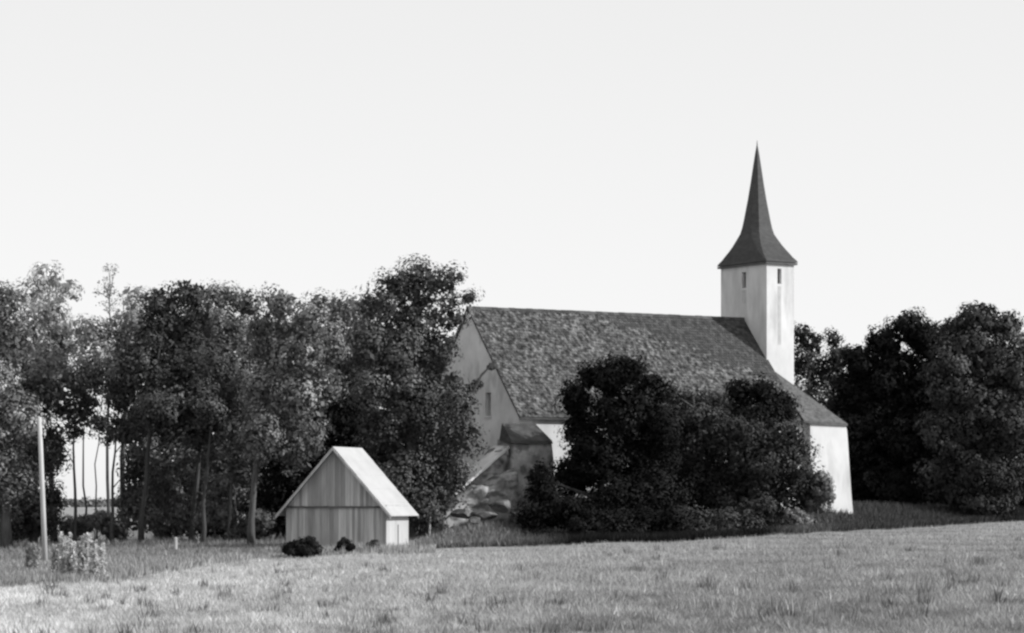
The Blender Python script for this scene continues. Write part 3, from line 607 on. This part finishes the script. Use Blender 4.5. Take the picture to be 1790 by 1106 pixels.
# ---------------------------------------------------------------- board hut
PH = R(17); hu = np.array([math.sin(PH), math.cos(PH), 0]); hw = np.array([math.cos(PH), -math.sin(PH), 0])
HY = 145.0; H0 = np.array([(500-CX)/F*(HY+1.5), HY+1.5, 0])
def H(s, d, z): return tuple(H0 + hw*s + hu*d + up*z)          # s along the gable, d backwards
HW, HL = 5.42, 3.5
kz = HY/F
hz_e, hz_r, hz_g = (HZ-884)*kz, (HZ-780)*kz, (HZ-962)*kz-.25
hut = empty('board_hut', H(HW/2, HL/2, hz_g+.25), 'grey board hut with pale pitched roof at the edge of the field', 'hut')
def hbox(mb, s0, s1, d0, d1, z0, z1, z0b=None, z1b=None):
    z0b = z0 if z0b is None else z0b; z1b = z1 if z1b is None else z1b
    mb.hexa([H(s0,d0,z0),H(s1,d0,z0b),H(s1,d1,z0b),H(s0,d1,z0),H(s0,d0,z1),H(s1,d0,z1b),H(s1,d1,z1b),H(s0,d1,z1)])
rh = random.Random(12)
def boards_front(z0f, z1f, name, m, d, flip=1):
    mb = MB(); s = 0
    while s < HW-.01:
        wdt = min(rh.uniform(.12, .20), HW-s); e = s+wdt-.008; j = rh.uniform(-.012, .012)
        a0, a1 = z1f(s), z1f(e)
        if min(a0, a1) > z0f(s)+.03: hbox(mb, s, e, d+j, d+.03+j, z0f(s)+rh.uniform(-.03, .03), a0, z0f(e), a1)
        s += wdt
    return mb.build(name, m, hut)
rz = lambda s: hz_r-.10-abs(s-HW/2)*(hz_r-hz_e)/(HW/2)+.0
low = boards_front(lambda s: hz_g, lambda s: hz_e-.06, 'front_wall', M['boards'], 0)
boards_front(lambda s: hz_e-.02, lambda s: rz(s), 'gable_boards', M['boards'], -.05)
boards_front(lambda s: hz_g, lambda s: hz_e-.06, 'back_wall', M['boards'], HL-.03)
boards_front(lambda s: hz_e-.02, lambda s: rz(s), 'gable_boards', M['boards'], HL-.03)
mb = MB(); hbox(mb, -.02, HW+.02, -.10, -.055, hz_e-.11, hz_e-.02); mb.build('tie_beam', M['trim'], hut)
def boards_side(s, name, m):
    mb = MB(); d = .035
    while d < HL-.04:
        wdt = min(rh.uniform(.14, .22), HL-.035-d); e = d+wdt-.006
        hbox(mb, s-.015+rh.uniform(-.008, .008), s+.02, d, e, hz_g+rh.uniform(-.02, .06), hz_e+.06); d += wdt
    return mb.build(name, m, hut)
boards_side(HW, 'side_wall', M['boards_white']); boards_side(0.0, 'side_wall', M['boards'])
mb = MB(); hbox(mb, HW+.0225, HW+.030, HL*.50, HL*.50+.11, hz_g+.1, hz_g+1.55); mb.build('door_gap', M['dark'], hut)
# roof: two slabs of overlapping pale sheets
mbr = MB(); oh = .42; ovf = .42
for sgn in (1, -1):
    sl_ = (hz_r-hz_e)/(HW/2)
    n = 5
    for k in range(n):
        f0, f1 = k/n, (k+1)/n; reach = HW/2+oh
        s0, s1 = f0*reach, f1*reach+(.04 if k < n-1 else 0)
        zz0 = hz_r-s0*sl_ - .006*k; zz1 = hz_r-s1*sl_ + .016 - .006*k
        c = HW/2
        S0, S1 = c+sgn*s0, c+sgn*s1
        mbr.hexa([H(S0,-ovf,zz0-.05),H(S1,-ovf,zz1-.05),H(S1,HL+ovf,zz1-.05),H(S0,HL+ovf,zz0-.05),H(S0,-ovf,zz0),H(S1,-ovf,zz1),H(S1,HL+ovf,zz1),H(S0,HL+ovf,zz0)])
rf = mbr.build('roof', M['sheet'], hut)
for sgn in (1, -1):
    sl_ = (hz_r-hz_e)/(HW/2); c = HW/2; S1 = c+sgn*(HW/2+oh-.01)
    for d0 in (-ovf+.002-.035, HL+ovf):
        mb = MB(); mb.hexa([H(c,d0,hz_r-.20),H(S1,d0,hz_r-.20-(HW/2+oh)*sl_),H(S1,d0+.03,hz_r-.20-(HW/2+oh)*sl_),H(c,d0+.03,hz_r-.20),H(c,d0,hz_r-.06),H(S1,d0,hz_r-.06-(HW/2+oh)*sl_),H(S1,d0+.03,hz_r-.06-(HW/2+oh)*sl_),H(c,d0+.03,hz_r-.06)])
        mb.build('verge_board', M['timber'], rf)

# ---------------------------------------------------------------- pole, posts
Yp = 131.; xb = (80-CX)/F*Yp; xt = (69-CX)/F*Yp; zb0 = gz(xb, Yp)-.4; zt0 = (HZ-729)/F*Yp
pole = empty('utility_pole', (xb, Yp, zb0+.4), 'tall pale wooden pole standing at the left edge of the wood', 'pole')
mb = MB(); mb.tube([(xb, Yp, zb0), ((xb+xt)/2, Yp, (zb0+zt0)/2), (xt, Yp, zt0)], [.125, .115, .10], 14)
mb.build('shaft', mat('silvered_pole', .38, .52, 2.5, stretch=(3, 3, .3), bump=.01), pole, smooth=True)
for k, (dx, dzz) in enumerate([(.2, -.35), (-.2, -.55), (.22, -.95)]):
    sx = 1 if dx > 0 else -1; mb = MB()
    mb.tube([(xt+sx*.1, Yp-.02, zt0+dzz), (xt+dx*1.1, Yp-.02, zt0+dzz), (xt+dx*1.1, Yp-.02, zt0+dzz+.14)], [.014]*3, 5)
    mb.tube([(xt+dx*1.1, Yp-.02, zt0+dzz+.10), (xt+dx*1.1, Yp-.02, zt0+dzz+.17), (xt+dx*1.1, Yp-.02, zt0+dzz+.24)], [.045, .055, .025], 8)
    mb.build('insulator', M['stone'], pole)
def post(px, ytop, Y, rr, label, m='timber', lean=0.0):
    x = (px-CX)/F*Y; z0 = gz(x, Y)-.3; z1 = (HZ-ytop)/F*Y
    mb = MB(); r = random.Random(int(px))
    mb.tube([(0, 0, -.3), (lean*.5, 0, (z1-z0-.3)*.5), (lean, 0, z1-z0-.3), (lean, 0, z1-z0-.26)], [rr, rr*.95, rr*.9, rr*.5], 9)
    o = mb.build('fence_post', M[m]); o.location = (x, Y, z0+.3)
    tag(o, label, 'fence post', 'wooden posts along the field edge')
post(307, 940, 144, .10, 'stout pale fence post standing alone before the wood')
post(478, 936, 147, .06, 'thin grey fence post just left of the hut')
post(750, 903, 156, .07, 'leftmost of three posts in the gap right of the hut', lean=.05)
post(763, 900, 157, .09, 'middle and thickest of three posts right of the hut')
post(776, 901, 157, .06, 'rightmost of three posts right of the hut', lean=-.06)
